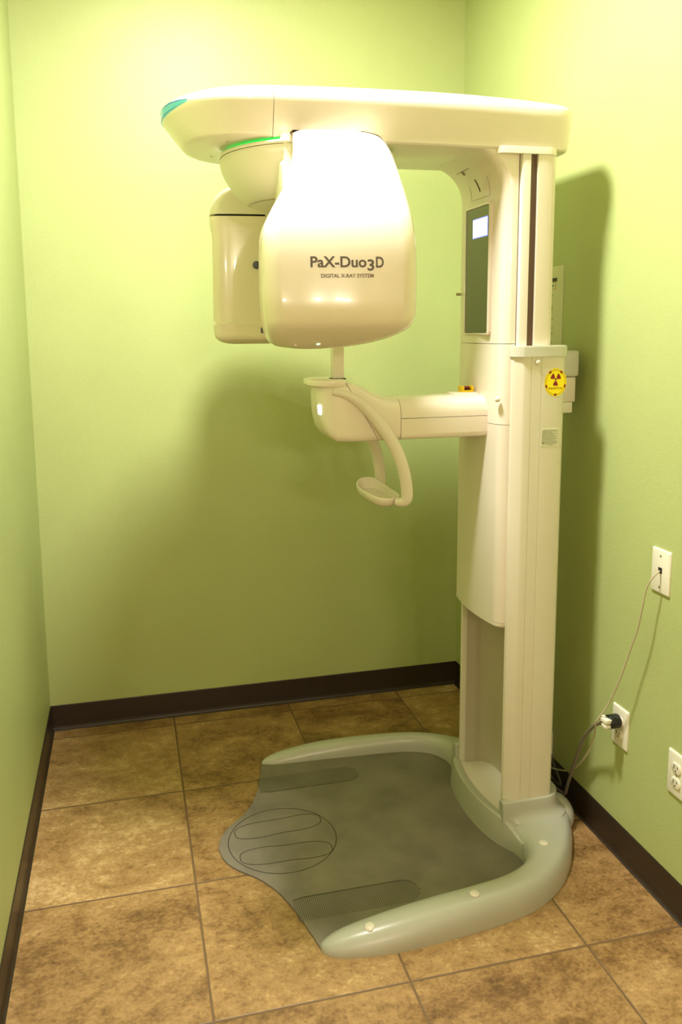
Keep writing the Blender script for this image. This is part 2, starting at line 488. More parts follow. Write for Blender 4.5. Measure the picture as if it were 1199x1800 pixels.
for x, y in ((.928, -1.372), (1.226, -1.352), (1.505, -1.212)):
    cap_on(x, y, .0125)

# ---- socket collar around the foot of the column
def col_ring():
    """centre line of the collar wall with its height and outward normal"""
    pts = []
    # start front near, go along near side, back, far side, to front far, then front arc back
    x0, x1, dy, r = 1.434, 1.628, .178, .055
    near = [(x0 + (x1 - r - x0) * t, -dy) for t in [i / 8 for i in range(9)]]
    arc1 = [(x1 - r + r * math.sin(a), -dy + r - r * math.cos(a)) for a in [PI / 2 * i / 8 for i in range(1, 9)]]
    back = [(x1, -dy + r + (2 * dy - 2 * r) * t) for t in [i / 6 for i in range(1, 6)]]
    half_ = near + arc1 + back[:2] + [(x1, 0)]
    pts = half_ + [(x, -d) for x, d in reversed(half_[:-1])]
    return pts
CP = col_ring()
b = NB()
rings = []
n = len(CP)
for i, (x, d) in enumerate(CP):
    p = Vector((x, d)); t = (Vector(CP[min(i + 1, n - 1)]) - Vector(CP[max(i - 1, 0)])).normalized(); nn = Vector((t.y, -t.x))  # outward
    prof = [(-.012, .070), (-.012, .136), (-.0105, .140), (-.007, .142), (.007, .142), (.0115, .140), (.0130, .136), (.015, .115), (.018, .100), (.026, .088), (.040, .078), (.040, .060), (0, .06)]
    g = min(1.0, min(i, n - 1 - i) / 5); g = g * g * (3 - 2 * g)       # skirt fades out towards the open front
    prof = [(a if a <= .015 else .015 + (a - .015) * g, z if z > .075 else .02) for a, z in prof]
    rings.append([(p.x + nn.x * a, AY + p.y + nn.y * a, z) for a, z in prof])
loft(b, rings)
# low curved front lip between the two ends of the collar
FL = catmull([(1.472, -.262, 0), (1.464, -.225, 0), (1.452, -.195, 0), (1.441, -.170, 0), (1.428, -.13, 0), (1.418, -.07, 0), (1.414, 0, 0), (1.418, .07, 0), (1.428, .13, 0), (1.441, .170, 0), (1.452, .195, 0), (1.464, .225, 0), (1.472, .262, 0)], 5)
rings = []
for i, p in enumerate(FL):
    t = (FL[min(i + 1, len(FL) - 1)] - FL[max(i - 1, 0)]).normalized(); nn = Vector((-t.y, t.x))
    prof = [(-.013, .05), (-.013, .090), (-.0115, .093), (-.008, .095), (.009, .095), (.0125, .092), (.0135, .088), (.017, .05), (.02, .006), (-.013, .006)]
    q = max(0.0, min(1.0, (abs(p.y) - .163) / .085)); q = q * q * (3 - 2 * q)
    prof = [(a * (1 - .35 * q), z if z < .03 else .03 + (z - .03) * (1 - .62 * q)) for a, z in prof]
    rings.append([(p.x + nn.x * a, AY + p.y + nn.y * a, z) for a, z in prof])
loft(b, rings)
obj('column_socket', b, BASE, mc, 30)
b = NB()
tray = [(p.x + .012, AY + p.y * .97) for p in FL if abs(p.y) < .168]
prism(b, tray + [(1.60, AY + .165), (1.60, AY - .165)], .07, .0865)
obj('socket_floor', b, CREAM2, mc)

# ---- lower column: open channel with two rails
def mir(pts):           # near half (d = distance from axis towards the camera) -> closed outline
    return [(x, AY - d) for x, d in pts] + [(x, AY + d) for x, d in reversed(pts)]
chan = [(1.462, .147), (1.446, .150), (1.444, .156), (1.446, .164), (1.466, .181), (1.474, .183), (1.4925, .183), (1.4935, .1815), (1.4945, .183), (1.5235, .183), (1.5245, .1815), (1.5255, .183), (1.580, .183), (1.594, .179), (1.604, .168), (1.606, .155), (1.606, .10), (1.606, .0)]
inner = [(1.55, .0), (1.55, .09), (1.545, .118), (1.53, .138), (1.508, .146)]
outl = [(x, AY - d) for x, d in chan] + [(x, AY + d) for x, d in reversed(chan[:-1])]
outl += [(x, AY + d) for x, d in reversed(inner)] + [(x, AY - d) for x, d in inner[1:]]
# order: near rail -> back -> far rail -> inner surface from far side to near side
outl = [(x, AY - d) for x, d in chan] + [(x, AY + d) for x, d in reversed(chan[:-1])] + [(x, AY + d) for x, d in reversed(inner[1:])] + [(x, AY - d) for x, d in inner]
b = NB(); prism(b, outl, .086, 1.482); obj('lower_column', b, RAIL, mc, 30)
# recessed channel lining (greyer panel)
b = NB()
il = [(x, d) for x, d in inner]
rings = []
for z in (.087, 1.2):
    L_ = [(x - .001, AY + d - .0) for x, d in reversed([(1.55, 0.0), (1.549, .09), (1.544, .117), (1.529, .137), (1.508, .145), (1.463, .1462)])]
    L_ += [(x - .001, AY - d) for x, d in [(1.549, .09), (1.544, .117), (1.529, .137), (1.508, .145), (1.463, .1462)]]
    Lin = [(x - .002, y + (.0015 if y < AY else -.0015)) for x, y in reversed(L_)]
    rings.append([(x, y, z) for x, y in L_ + Lin])
loft(b, rings); obj('channel_lining', b, PANEL, mc, 40)

# grey caps on top of the rails
b = NB()
capo = [(1.446, .1405), (1.441, .146), (1.440, .160), (1.444, .170), (1.462, .187), (1.470, .1885), (1.584, .1885), (1.598, .184), (1.609, .172), (1.611, .160), (1.611, .0)]
capi = [(1.575, .0), (1.575, .10), (1.57, .125), (1.55, .1405)]
co = [(x, AY - d) for x, d in capo] + [(x, AY + d) for x, d in reversed(capo[:-1])] + [(x, AY + d) for x, d in reversed(capi[1:])] + [(x, AY - d) for x, d in capi]
prism(b, co, 1.482, 1.512)
es = [e for e in b.edges if all(abs(v.co.z - 1.512) < 1e-5 for v in e.verts) and len(e.link_faces) == 2 and e.calc_face_angle(0) > .5]
bmesh.ops.bevel(b, geom=es, offset=.003, segments=2, affect='EDGES')
obj('column_cap', b, CAPG, mc, 40)
for sgn in (-1, 1):
    b = NB(); lathe(b, (1.511, AY + sgn * .183, 1.466), (0, sgn, 0), [(.0075, 0), (.0075, .003), (.006, .0048), (.003, .0058), (.0001, .006)], 20)
    obj('screw_button', b, CREAM2, mc)

# ---- upper (moving) column with the belt slot
upn = [(1.458, .0), (1.458, .158), (1.460, .166), (1.466, .168), (1.4835, .168), (1.4835, .156), (1.5055, .156), (1.5055, .168), (1.531, .168), (1.550, .1645), (1.5505, .163), (1.5525, .1635), (1.562, .158), (1.569, .148), (1.570, .0)]
outl = [(x, AY - d) for x, d in upn] + [(x, AY + d) for x, d in reversed(upn[1:-1])]
b = NB(); prism(b, outl, 1.484, 2.04); obj('upper_column', b, CREAM2, mc, 30)
for sgn in (-1, 1):
    b = NB(); box(b, 1.4845, 1.5045, *sorted((AY + sgn * .150, AY + sgn * .1585)), 1.49, 2.034); obj('belt_strip', b, SLOT, mc)
b = NB()
bprism(b, [(x, AY + y) for x, y in rrect(1.385, 1.574, -.172, .172, (.04, .02, .02, .04))], 2.031, 2.050, .001)
obj('column_top_plate', b, CREAM, mc, 40)

# ---- carriage: moulded front cover that carries mirror and support arm
def car_ring(z, xf, hw=.155, xb=1.4545, r=.030, bow=.012):
    pts = []
    N = 9
    # from back near corner along the near side, round to front, and to far side
    ring = [(xb, -hw), (xb - .008, -hw)]
    cx, cy = xf + bow + r, -(hw - r)
    for i in range(N + 1):
        a = PI / 2 * i / N
        ring.append((cx - r * math.sin(a), cy - r * math.cos(a)))
    M_ = 10
    yy = hw - r
    for i in range(1, M_):
        y = -yy + 2 * yy * i / M_
        ring.append((xf + bow * (y / yy) ** 2, y))
    for i in range(N + 1):
        a = PI / 2 * (1 - i / N)
        ring.append((cx - r * math.sin(a), yy + r * math.cos(a)))
    ring += [(xb - .008, hw), (xb, hw)]
    return [(x, AY + y, z) for x, y in ring]
def flare(z):
    if z <= 1.935: return 1.402
    R = .112; k = min(z - 1.935, R * .998)
    return 1.402 - (R - math.sqrt(R * R - k * k))
b = NB()
zs = [1.5185 + (1.935 - 1.5185) * i / 4 for i in range(5)] + [1.935 + .1095 * math.sin(PI / 2 * i / 12) for i in range(1, 13)]
loft(b, [car_ring(z, flare(z)) for z in zs]); obj('upper_carriage_cover', b, CREAM, mc, 40)
b = NB(); loft(b, [car_ring(z, 1.402) for z in (1.2885, 1.3, 1.4, 1.506, 1.5170)]); obj('middle_carriage_cover', b, CREAM, mc, 40)
b = NB()
lowr = [car_ring(.6975, 1.402)] + [car_ring(z, 1.402) for z in (.9, 1.1, 1.27, 1.287)]
loft(b, lowr); obj('lower_carriage_cover', b, CREAM2, mc, 40)
b = NB()
loft(b, [car_ring(.680, 1.411, .147, r=.024), car_ring(.682, 1.406, .152, r=.028), car_ring(.687, 1.4015, .1555), car_ring(.6965, 1.4015, .1555)]); obj('carriage_end_lip', b, CREAM2, mc, 40)
# dark strips painting the shade in the gap between carriage and rails
b = NB()
for sgn in (-1, 1):
    box(b, 1.4535, 1.4575, *sorted((AY + sgn * .10, AY + sgn * .146)), .69, 1.48)
obj('carriage_gap_shade', b, DARK, mc)
b = NB(); lathe(b, (1.408, AY - .148, 1.362), (-.55, -.83, 0), [(.008, -.004), (.008, .003), (.006, .0048), (.0001, .006)], 20); obj('screw_button', b, CREAM2, mc)

# mirror panel with lit screen
b = NB()
def xring(x, y0, y1, z0, z1, r): return [(x, y, z) for y, z in rrect(y0, y1, z0, z1, r, 5)]
yc0, yc1 = -.993, -.838
outer = (yc0 - .008, yc1 + .008, 1.541, 1.917); inn = (yc0, yc1, 1.549, 1.909)
loft(b, [xring(1.412, *outer, .012), xring(1.4005, *outer, .012), xring(1.3985, outer[0] + .0025, outer[1] - .0025, outer[2] + .0025, outer[3] - .0025, .010), xring(1.3985, inn[0] - .001, inn[1] + .001, inn[2] - .001, inn[3] + .001, .006), xring(1.4035, *inn, .006), xring(1.412, *inn, .006)], False)
obj('mirror_frame', b, CREAM, mc, 40)
b = NB(); loft(b, [xring(1.4025, inn[0] + .0, inn[1] - .0, inn[2], inn[3], .005), xring(1.4005, inn[0] + .001, inn[1] - .001, inn[2] + .001, inn[3] - .001, .005)])
mr = obj('mirror', b, MIRR, mc, 30)
b = NB(); box(b, 1.3995, 1.4005, -.986, -.886, 1.8225, 1.8785, 0); box(b, 1.3990, 1.3996, -.9835, -.8885, 1.8255, 1.8755, 0, mat=1)
obj('screen', b, [SCRBLUE, SCREEN], mr, 0)
# access flap and slit above the mirror, following the flare
def on_flare(y, z, off=.0008):
    x = flare(z)
    yy = .125; x += .012 * min(1, ((y - AY) / yy) ** 2)
    if z > 1.935:
        R = .112; k = min(z - 1.935, R * .998); nx = -math.sqrt(max(0, 1 - (k / R) ** 2)); nz = -(k / R)
    else: nx, nz = -1, 0
    return Vector((x + nx * off, y, z + nz * off))
def flare_line(bm, pts, w, mat=0):
    P = []
    for i in range(len(pts) - 1):
        for k in range(7):
            t = k / 7; P.append((pts[i][0] + (pts[i + 1][0] - pts[i][0]) * t, pts[i][1] + (pts[i + 1][1] - pts[i][1]) * t))
    P.append(pts[-1])
    Q = [on_flare(*p) for p in P]
    tube(bm, Q, w, 6, 2, mat)
b = NB()
flare_line(b, [(-.868, 1.975), (-.868, 1.934), (-.982, 1.934), (-.985, 1.985)], .00035)
obj('flap_outline', b, INK2, mc)
b = NB(); flare_line(b, [(-.918, 1.988), (-.930, 1.953)], .0016); obj('laser_slit', b, DARK, mc)
b = NB(); flare_line(b, [(-.83, 2.017), (-.925, 2.017)], .0005)
obj('laser_seam', b, DARK, mc)
b = NB(); q = on_flare(-.875, 2.012, 0); lathe(b, q + Vector((.002, 0, .003)), (-.4, 0, -.9), [(.008, 0), (.008, .006), (.005, .008), (.0001, .0085)], 16); obj('laser_lens', b, CHROME, mc)
# small stub lever at the far edge of the carriage
b = NB(); tube(b, [(1.428, -.775, 1.668), (1.418, -.766, 1.668), (1.406, -.757, 1.668)], [.004, .004, .0045], 12, 3); obj('stub_lever', b, CHROME, mc)

# ---- overhead beam
def beam_hw(x):
    P = [(.72, .210), (.80, .204), (.90, .196), (1.0, .189), (1.1, .184), (1.25, .182), (1.55, .181), (1.7, .181)]
    if x <= P[0][0]: return P[0][1]
    for (xa, ya), (xb, yb) in zip(P, P[1:]):
        if x <= xb: return ya + (yb - ya) * (x - xa) / (xb - xa)
    return P[-1][1]
def ztop(x): return 2.186 - (.075 if x < 1.2 else .11) * (x - 1.2) ** 2
def beam_plan(tip, e, top):
    half_ = []
    e0 = e
    if top < 2.053: e = .0145 + (e0 - .0145) * .5
    a = .72 - tip
    for i in range(15):
        t = PI / 2 * i / 14
        half_.append((.72 - a * math.cos(t) ** 0.9 if i < 14 else .72, (beam_hw(.72) - e) * math.sin(t) ** .9))
    for x in (.78, .86, .94, 1.02, 1.1, 1.2, 1.3, 1.4, 1.48): half_.append((x, beam_hw(x) - e))
    xe = 1.624 - max(0.0, e0 - .0145)
    for i in range(1, 10):
        t = PI / 2 * i / 9
        half_.append((1.535 + (xe - 1.535) * math.sin(t) ** .75, .085 + (.181 - (e + (e0 - e) * i / 9) - .085) * max(0, math.cos(t)) ** .75))
    ring = [(x, -d) for x, d in half_] + [(x, d) for x, d in reversed(half_[1:])]
    return ring
LV = [(2.0425, .036, .585), (2.0445, .028, .568), (2.048, .021, .559), (2.054, .0175, .553), (2.064, .0145, .546), (2.10, .004, .524), (2.126, -.0035, .509), (2.132, -.0050, .505), (2.140, -.0056, .503), (2.150, -.0055, .502), (2.160, -.0035, .503), (2.164, -.0015, .504), (2.170, .005, .508), (2.175, .013, .516), (2.1795, .028, .532), (2.1825, .048, .55), (2.1845, .075, .58), (2.186, .12, .64)]
b = NB(); rings = []
for z, e, tip in LV:
    pl = beam_plan(tip, e, z)
    ring = []
    for x, d in pl:
        k = (z - 2.0425) / (2.186 - 2.0425)
        zz = 2.0425 + k * (ztop(x) - 2.0425)
        ring.append((x, AY + d, zz))
    rings.append(ring)
loft(b, rings)
nose, rest = split(b, (.765, 0, 0), (-1, 0, 0), .0016)
# lid seam follows the bowed top: shear it flat, cut, shear back
def bow(bm, s):
    for v in bm.verts:
        k = (v.co.z - 2.0425)
        f = (ztop(v.co.x) - 2.0425) / (2.186 - 2.0425)
        v.co.z = 2.0425 + (k / f if s < 0 else k * f)
bow(rest, -1)
lid, body = split(rest, (0, 0, 2.1655), (0, 0, 1), .0014)
bow(lid, 1); bow(body, 1)
obj('beam_nose', nose, CREAM, mc, 40)
beam = obj('beam_body', body, CREAM, mc, 40)
obj('beam_lid', lid, CREAM, mc, 40)
# teal indicator crescent wrapped round the tip of the nose
def nose_pt(t, z, off):
    """t: angle from the tip, positive to the camera side"""
    L_ = [(l[0], l[1], l[2]) for l in LV]
    f = (ztop(.53) - 2.0425) / (2.186 - 2.0425)
    zq = 2.0425 + (z - 2.0425) / f
    for (za, ea, ta), (zb, eb, tb) in zip(L_, L_[1:]):
        if za <= zq <= zb:
            k = (zq - za) / (zb - za); e = ea + (eb - ea) * k; tip = ta + (tb - ta) * k; break
    a = .72 - tip; hw = beam_hw(.72) - e
    c, s = math.cos(t), math.sin(t)
    x = .72 - a * abs(c) ** .9; d = hw * math.copysign(abs(s) ** .9, s)
    nx, ny = -c, -s
    return Vector((x + nx * off, AY - d + ny * off, z))
def crescent(t0, t1, zc, h_top, h_bot, off):
    bm = NB(); rings = []
    N = 40
    for i in range(N + 1):
        t = t0 + (t1 - t0) * i / N
        k = max(0.02, math.sin(PI * i / N) ** .7)
        zt, zb = zc + h_top * k, zc + h_bot * k
        ring = [nose_pt(t, zb, -.003), nose_pt(t, zb, off * k), nose_pt(t, (zb + zt) / 2, off * k * 1.15), nose_pt(t, zt, off * k), nose_pt(t, zt, -.003)]
        rings.append(ring)
    loft(bm, rings); return bm
light = obj('nose_light', crescent(-.80, .80, 2.128, .007, -.020, .0016), TEAL, mc, 60)
obj('light_band', crescent(-.84, .84, 2.128, .0095, .0035, .0020), TEALD, light, 60)
obj('light_band', crescent(-.78, .70, 2.122, -.0080, -.0100, .0022), TEALD, light, 60)
# underside screws
for x, d in ((.66, .11), (.64, -.08), (1.12, .03), (1.16, -.06)):
    b = NB(); lathe(b, (x, AY - d, 2.0435), (0, 0, -1), [(.0045, 0), (.0045, .0014), (.0001, .0016)], 12)
    obj('beam_screw', b, CHROME, beam)

# ---- rotor (turned a few degrees about its axis)
TH = math.radians(6); AX = Vector((.893, AY, 0))
E1 = Vector((math.cos(TH), -math.sin(TH), 0)); NF = Vector((-math.sin(TH), -math.cos(TH), 0))
def T(u, v, z): return AX + E1 * u + NF * v + Vector((0, 0, z))
b = NB()
lathe(b, (AX.x, AY, 2.0425), (0, 0, -1), [(.212, 0), (.220, .0025), (.220, .011), (.17, .011)], 64)
obj('ring_light', b, GREENL, mc, 50)
b = NB()
prof = [(.10, 0), (.232, 0), (.2395, .002), (.242, .006), (.240, .0105)]
rot = lathe(b, (AX.x, AY, 2.0335), (0, 0, -1), prof, 72)
obj('rotor_rim', b, CREAM, mc, 40)
b = NB()
prof = [(.10, .0), (.238, .0), (.2385, .010), (.234, .030), (.223, .053), (.207, .077), (.188, .098), (.166, .115), (.14, .127), (.11, .134), (.06, .139), (.0001, .140)]
lathe(b, (AX.x, AY, 2.0215), (0, 0, -1), prof, 72)
bowl_top, bowl_low = split(b, (0, 0, 1.903), (0, 0, 1), .0014)
obj('rotor_bowl', bowl_top, CREAM2, mc, 45)
obj('rotor_bowl_cover', bowl_low, CREAM2, mc, 45)

# x-ray head: stack of rounded slices, given by left and right edges in the photo's shape
VF = [(1.505, .310), (1.518, .338), (1.53, .362), (1.55, .394), (1.566, .4145), (1.578, .4245), (1.592, .4275), (1.62, .4282), (1.66, .4262), (1.72, .4225), (1.76, .4178), (1.80, .4085), (1.84, .393), (1.88, .369), (1.93, .338), (1.98, .305), (2.02, .276), (2.05, .245)]
def interp(T_, z):
    if z <= T_[0][0]: return T_[0][1]
    for (a, p), (c, q) in zip(T_, T_[1:]):
        if z <= c: return p + (q - p) * (z - a) / (c - a)
    return T_[-1][1]
def smooth_table(T_):
    P = catmull([(a, p, 0) for a, p in T_], 6); return [(p.x, p.y) for p in P]
VF = smooth_table(VF)
LE = smooth_table([(1.518, -.060), (1.521, -.092), (1.527, -.121), (1.546, -.139), (1.580, -.147), (1.633, -.152), (1.711, -.152), (1.764, -.151), (1.802, -.147), (1.839, -.130), (1.879, -.107), (1.909, -.089), (1.947, -.074), (1.989, -.064), (2.022, -.063), (2.036, -.066), (2.044, -.070), (2.050, -.062)])
RE = smooth_table([(1.518, .00), (1.522, .060), (1.532, .120), (1.548, .168), (1.563, .195), (1.581, .207), (1.613, .213), (1.711, .215), (1.792, .213), (1.865, .205), (1.945, .192), (1.999, .180), (2.033, .164), (2.044, .148), (2.050, .115)])
def head_ring(z, inset=0, vb=None):
    l, r = interp(LE, z) + inset, interp(RE, z) - inset
    f = interp(VF, z) - inset
    bk = .19 if vb is None else vb
    if z < 1.56: bk += .03 * (1 - (z - 1.518) / .042)
    rf = min(.042, (r - l) * .45); rb = min(.05, (r - l) * .45)
    pts = rrect(l, r, bk, f, (rf, rf, rb, rb), 8)
    # gentle horizontal crown of the front face
    out = []
    uc = .03
    for u, v in pts:
        k = (v - bk) / (f - bk)
        out.append(T(u, v - .010 * k * k * ((u - uc) / .19) ** 2, z))
    return out
zs = [1.518, 1.5195, 1.522, 1.526, 1.532, 1.540, 1.550, 1.560, 1.568, 1.574, 1.579, 1.585] + [1.594 + i * .0215 for i in range(20)] + [2.018, 2.030, 2.037, 2.042, 2.046, 2.0485, 2.050]
b = NB(); loft(b, [head_ring(z) for z in zs])
headtree = BVHTree.FromBMesh(b)
head = obj('head_shell', b, CREAMG, mc, 40)
# neck joining head and bowl
b = NB()
loft(b, [[T(u, v, z) for u, z in rrect(-.098 + k, .165 - k, 1.885 + k, 1.985 - k * .3, .012, 6)] for v, k in ((.12, 0), (.18, 0.0), (.210, .004), (.228, .010))])
loft(b, [[T(u, v, z) for u, z in rrect(-.090 + k, .172 - k, 1.94 + k, 2.0475 - k * .3, (.03, .006, .012, .02), 6)] for v, k in ((.172, 0), (.205, .0), (.225, .008))])
obj('rotor_neck', b, CREAM2, mc, 40)
# lettering on the head
def on_head(u, z, off=.0007):
    o = T(u, .8, z); hit, nrm, _, _ = headtree.ray_cast(o, -NF)
    return hit + NF * off
b = NB()
u0, u1, zb, zt = -.0441, .1274, 1.7058, 1.7312
su = (u1 - u0) / 896; sz = (zt - zb) / 140
put_text(b, 'PaX-Duo', u0, u0 + 683 * su, zb, zt, on_head, .022)
put_text(b, '3', u0 + 696 * su, u0 + 778 * su, zb - 42 * sz, zb + 102 * sz, on_head, .022)
put_text(b, 'D', u0 + 800 * su, u1, zb - 4 * sz, zt - 5 * sz, on_head, .022)
obj('model_lettering', b, INK, head, 0)
b = NB(); put_text(b, 'DIGITAL X-RAY SYSTEM', -.0200, .1032, 1.6825, 1.6915, on_head, .022)
obj('caption_lettering', b, INK2, head, 0)
# green status led under the front edge
hit, nrm, _, _ = headtree.ray_cast(T(-.0195, .8, 1.5305), -NF)
b = NB()
r_ = bmesh.ops.create_uvsphere(b, u_segments=14, v_segments=8, radius=1)
for v in r_['verts']: v.co = hit + E1 * v.co.x * .0055 + NF * v.co.y * .002 + Vector((0, 0, v.co.z * .003 + v.co.x * .0012))
obj('status_light', b, LEDG, head)
for u, z in ((-.075, 1.5285), (.155, 1.546)):
    b = NB(); h_, n_, _, _ = headtree.ray_cast(T(u, .8, z), -NF)
    lathe(b, h_ - NF * .001, NF, [(.003, 0), (.003, .0014), (.0001, .0016)], 12)
    obj('head_screw', b, CHROME, head)

# detector housing opposite the head
DL = smooth_table([(1.521, -.215), (1.526, -.240), (1.537, -.258), (1.556, -.265), (1.60, -.266), (1.70, -.265), (1.80, -.264), (1.86, -.264), (1.885, -.2695), (1.92, -.269), (1.95, -.262), (1.975, -.247), (1.995, -.222), (2.008, -.195), (2.014, -.170), (2.018, -.12)])
def det_ring(z):
    l = interp(DL, z); r = .17 + min(0, (-.265 - l)) * .0 - max(0, (l + .266)) * .8
    f = -.262
    if z < 1.584: f = -.247
    elif z < 1.592: f = -.247 - .027 * (z - 1.584) / .008
    elif z < 1.92: f = -.274
    else: f = -.274 - max(0, (z - 1.99)) * 1.0
    if z < 1.535: f -= .03 * (1 - (z - 1.521) / .014)
    pts = rrect(l, r, -.44, f, (.012, .030, .05, .05), 6)
    ua, ub = pts[6][0], pts[7][0]
    pts = pts[:7] + [(ua + (ub - ua) * k / 14, f) for k in range(1, 14)] + pts[7:]
    out = []
    for u, v in pts:
        k = max(0, (v + .44) / (f + .44))
        out.append(T(u, v - .45 * (u + .22) ** 2 * k * k, z))
    return out
zs = [1.521, 1.523, 1.527, 1.532, 1.54, 1.55, 1.56, 1.575, 1.581, 1.584, 1.5865, 1.5895, 1.592, 1.60, 1.65, 1.75, 1.84, 1.86, 1.872, 1.885, 1.905, 1.92, 1.934, 1.945, 1.957, 1.968, 1.98, 1.99, 2.0, 2.007, 2.012, 2.016, 2.018]
b = NB(); loft(b, [det_ring(z) for z in zs])
cap_, hous = split(b, T(0, 0, 1.9165), (0, 0, 1), .0062)
obj('detector_cap', cap_, CREAM2, mc, 40)
det = obj('detector_housing', hous, CREAMG, mc, 40)
b = NB()
loft(b, [[T(u, v, z) for u, v in [(-.252, -.43), (.16, -.43), (.16, -.342), (.10, -.324), (.02, -.304), (-.06, -.2895), (-.14, -.2800), (-.20, -.2775), (-.24, -.2775), (-.252, -.290)]] for z in (1.910, 1.923)])
obj('detector_gasket', b, DARK, mc, 40)
b = NB()
loft(b, [[T(u, v, z) for u, z in rrect(-.10, .12, 1.90, 2.02, .03, 6)] for v in (-.12, -.25, -.38)])
obj('detector_neck', b, CREAM2, mc, 40)
b = NB()
spk = [(-.02, .042), (-.01, .028), (.012, .028), (-.04, .012), (-.018, .012), (.024, .012), (.044, .012), (-.008, -.004), (.013, -.004), (-.018, -.02), (.025, -.02)]
for du, dz in spk:
    u = -.155 + .052 + du * .55; z = 1.962 + dz * .55
    v = -.274 - .45 * (u + .22) ** 2
    lathe(b, T(u, v - .001, z), NF, [(.0011, 0), (.0011, .0016)], 8)
obj('speaker_hole', b, DARK, mc, 0)
# slate fittings at the edge of the detector
b = NB(); lathe(b, T(-.128, -.280, 1.765), NF, [(.012, 0), (.012, .010), (.009, .014), (.0001, .015)], 18); obj('round_knob', b, BLUEG, det)
b = NB(); box(b, -.008, .030, -.006, .012, -.009, .009, .003, 2, Matrix.Translation(T(-.112, -.255, 1.563))); tube(b, [T(-.085, -.266, 1.57), T(-.082, -.268, 1.62), T(-.072, -.270, 1.67)], [.007, .005, .003], 10, 4)
obj('release_catch', b, BLUEG, det)

# ---- patient support arm
def yring(x, y0, y1, z0, z1, r): return [(x, y, z) for y, z in rrect(y0, y1, z0, z1, r, 6)]
ya, yb_ = -.990, -.822
b = NB()
loft(b, [yring(1.1425, ya, yb_, 1.247, 1.3665, (.045, .045, .018, .018)), yring(1.25, ya - .001, yb_ + .001, 1.247, 1.368, (.045, .045, .018, .018)), yring(1.40, ya - .002, yb_ + .002, 1.247, 1.3695, (.045, .045, .018, .018)), yring(1.409, ya - .002, yb_ + .002, 1.247, 1.3695, (.045, .045, .018, .018))])
up, lo = split(b, (0, 0, 1.3095), (.0, 0, 1), .0014)
obj('arm_top_cover', up, CREAM, mc, 40); obj('arm_lower_shell', lo, CREAM, mc, 40)
# low pad where the stop button sits
b = NB(); loft(b, [[(x, y, z) for x, y in rrect(1.325 + k, 1.404, -.945 + k, -.862 - k, .012, 5)] for z, k in ((1.362, 0), (1.370, 0), (1.3735, .003))]); obj('button_pad', b, CREAM, mc, 40)
b = NB()
box(b, 1.358, 1.394, -.925, -.889, 1.371, 1.379, .002); box(b, 1.358, 1.364, -.925, -.889, 1.378, 1.3915, .0015); box(b, 1.388, 1.394, -.925, -.889, 1.378, 1.3915, .0015)
es_ = obj('emergency_stop_guard', b, YELLOW, mc, 40)
b = NB(); lathe(b, (1.376, -.907, 1.378), (0, 0, 1), [(.007, 0), (.007, .005), (.0112, .006), (.0115, .010), (.009, .012), (.0001, .0125)], 20); obj('stop_button', b, RED, es_)
b = NB(); lathe(b, (1.376, -.907, 1.3785), (0, 0, 1), [(.0115, 0), (.0115, .004), (.008, .0045)], 20); obj('button_skirt', b, BLACK, es_)
# head block at the end of the arm: side profile stations (x -> bottom, top), rounded sections
HBK = [(.9055, 1.392, 1.418, .030, .010), (.9070, 1.365, 1.4185, .042, .014), (.9100, 1.335, 1.419, .052, .020), (.9150, 1.308, 1.4195, .063, .024), (.9240, 1.283, 1.420, .074, .028), (.9380, 1.262, 1.420, .083, .028), (.955, 1.249, 1.420, .087, .026), (.982, 1.247, 1.419, .088, .022), (1.0, 1.2465, 1.4155, .088, .022), (1.03, 1.2465, 1.403, .087, .026), (1.06, 1.2465, 1.387, .086, .030), (1.09, 1.2465, 1.374, .085, .034), (1.12, 1.2465, 1.368, .084, .040), (1.141, 1.2465, 1.367, .084, .045)]
b = NB(); rings = []
for x, z0, z1, hw, r in HBK:
    rr = min(r, (z1 - z0) * .42)
    lo_ = min(.022, (z1 - z0) * .42)
    rings.append(yring(x, AY - hw - .001, AY + hw + .001, z0, z1, (rr, rr, lo_, lo_)))
loft(b, rings)
b.normal_update(); blocktree = BVHTree.FromBMesh(b)
ft, rr_ = split(b, (.988, 0, 1.40), (-.86, 0, -.5), .0013)
blk = obj('chin_block_front', ft, CREAM, mc, 40); obj('chin_block_rear', rr_, CREAM, mc, 40)
b = NB()
loft(b, [[(x + .010 * k * 0, y, z) for x, y in rrect(.884 + e, .978, AY - hw, AY + hw, (.006, .060, .060, .006), 8)] for z, e, hw, k in ((1.4015, .016, .080, 0), (1.4035, .006, .0865, 0), (1.408, .001, .0895, 0), (1.4185, 0, .0895, 0), (1.4232, .0015, .0885, 0), (1.4248, .006, .085, 0))])
obj('top_ledge', b, CREAM, mc, 40)
def block_pt(y, z):
    h_, n_, _, _ = blocktree.ray_cast(Vector((.60, y - .30, z)), Vector((1, 1, 0)).normalized())
    return h_, (n_ if n_.dot(Vector((1, 1, 0))) < 0 else -n_)
b = NB()
c0, nn = block_pt(-.970, 1.340)
tx = Vector((0, 0, 1)).cross(nn).normalized(); tz = nn.cross(tx).normalized()
loft(b, [[c0 + tx * p + tz * q + nn * o for p, q in rrect(-.0095, .0095, -.0140, .0140, .003, 4)] for o in (-.004, .0022, .0026)])
obj('indicator_panel', b, LEDW, blk, 30)
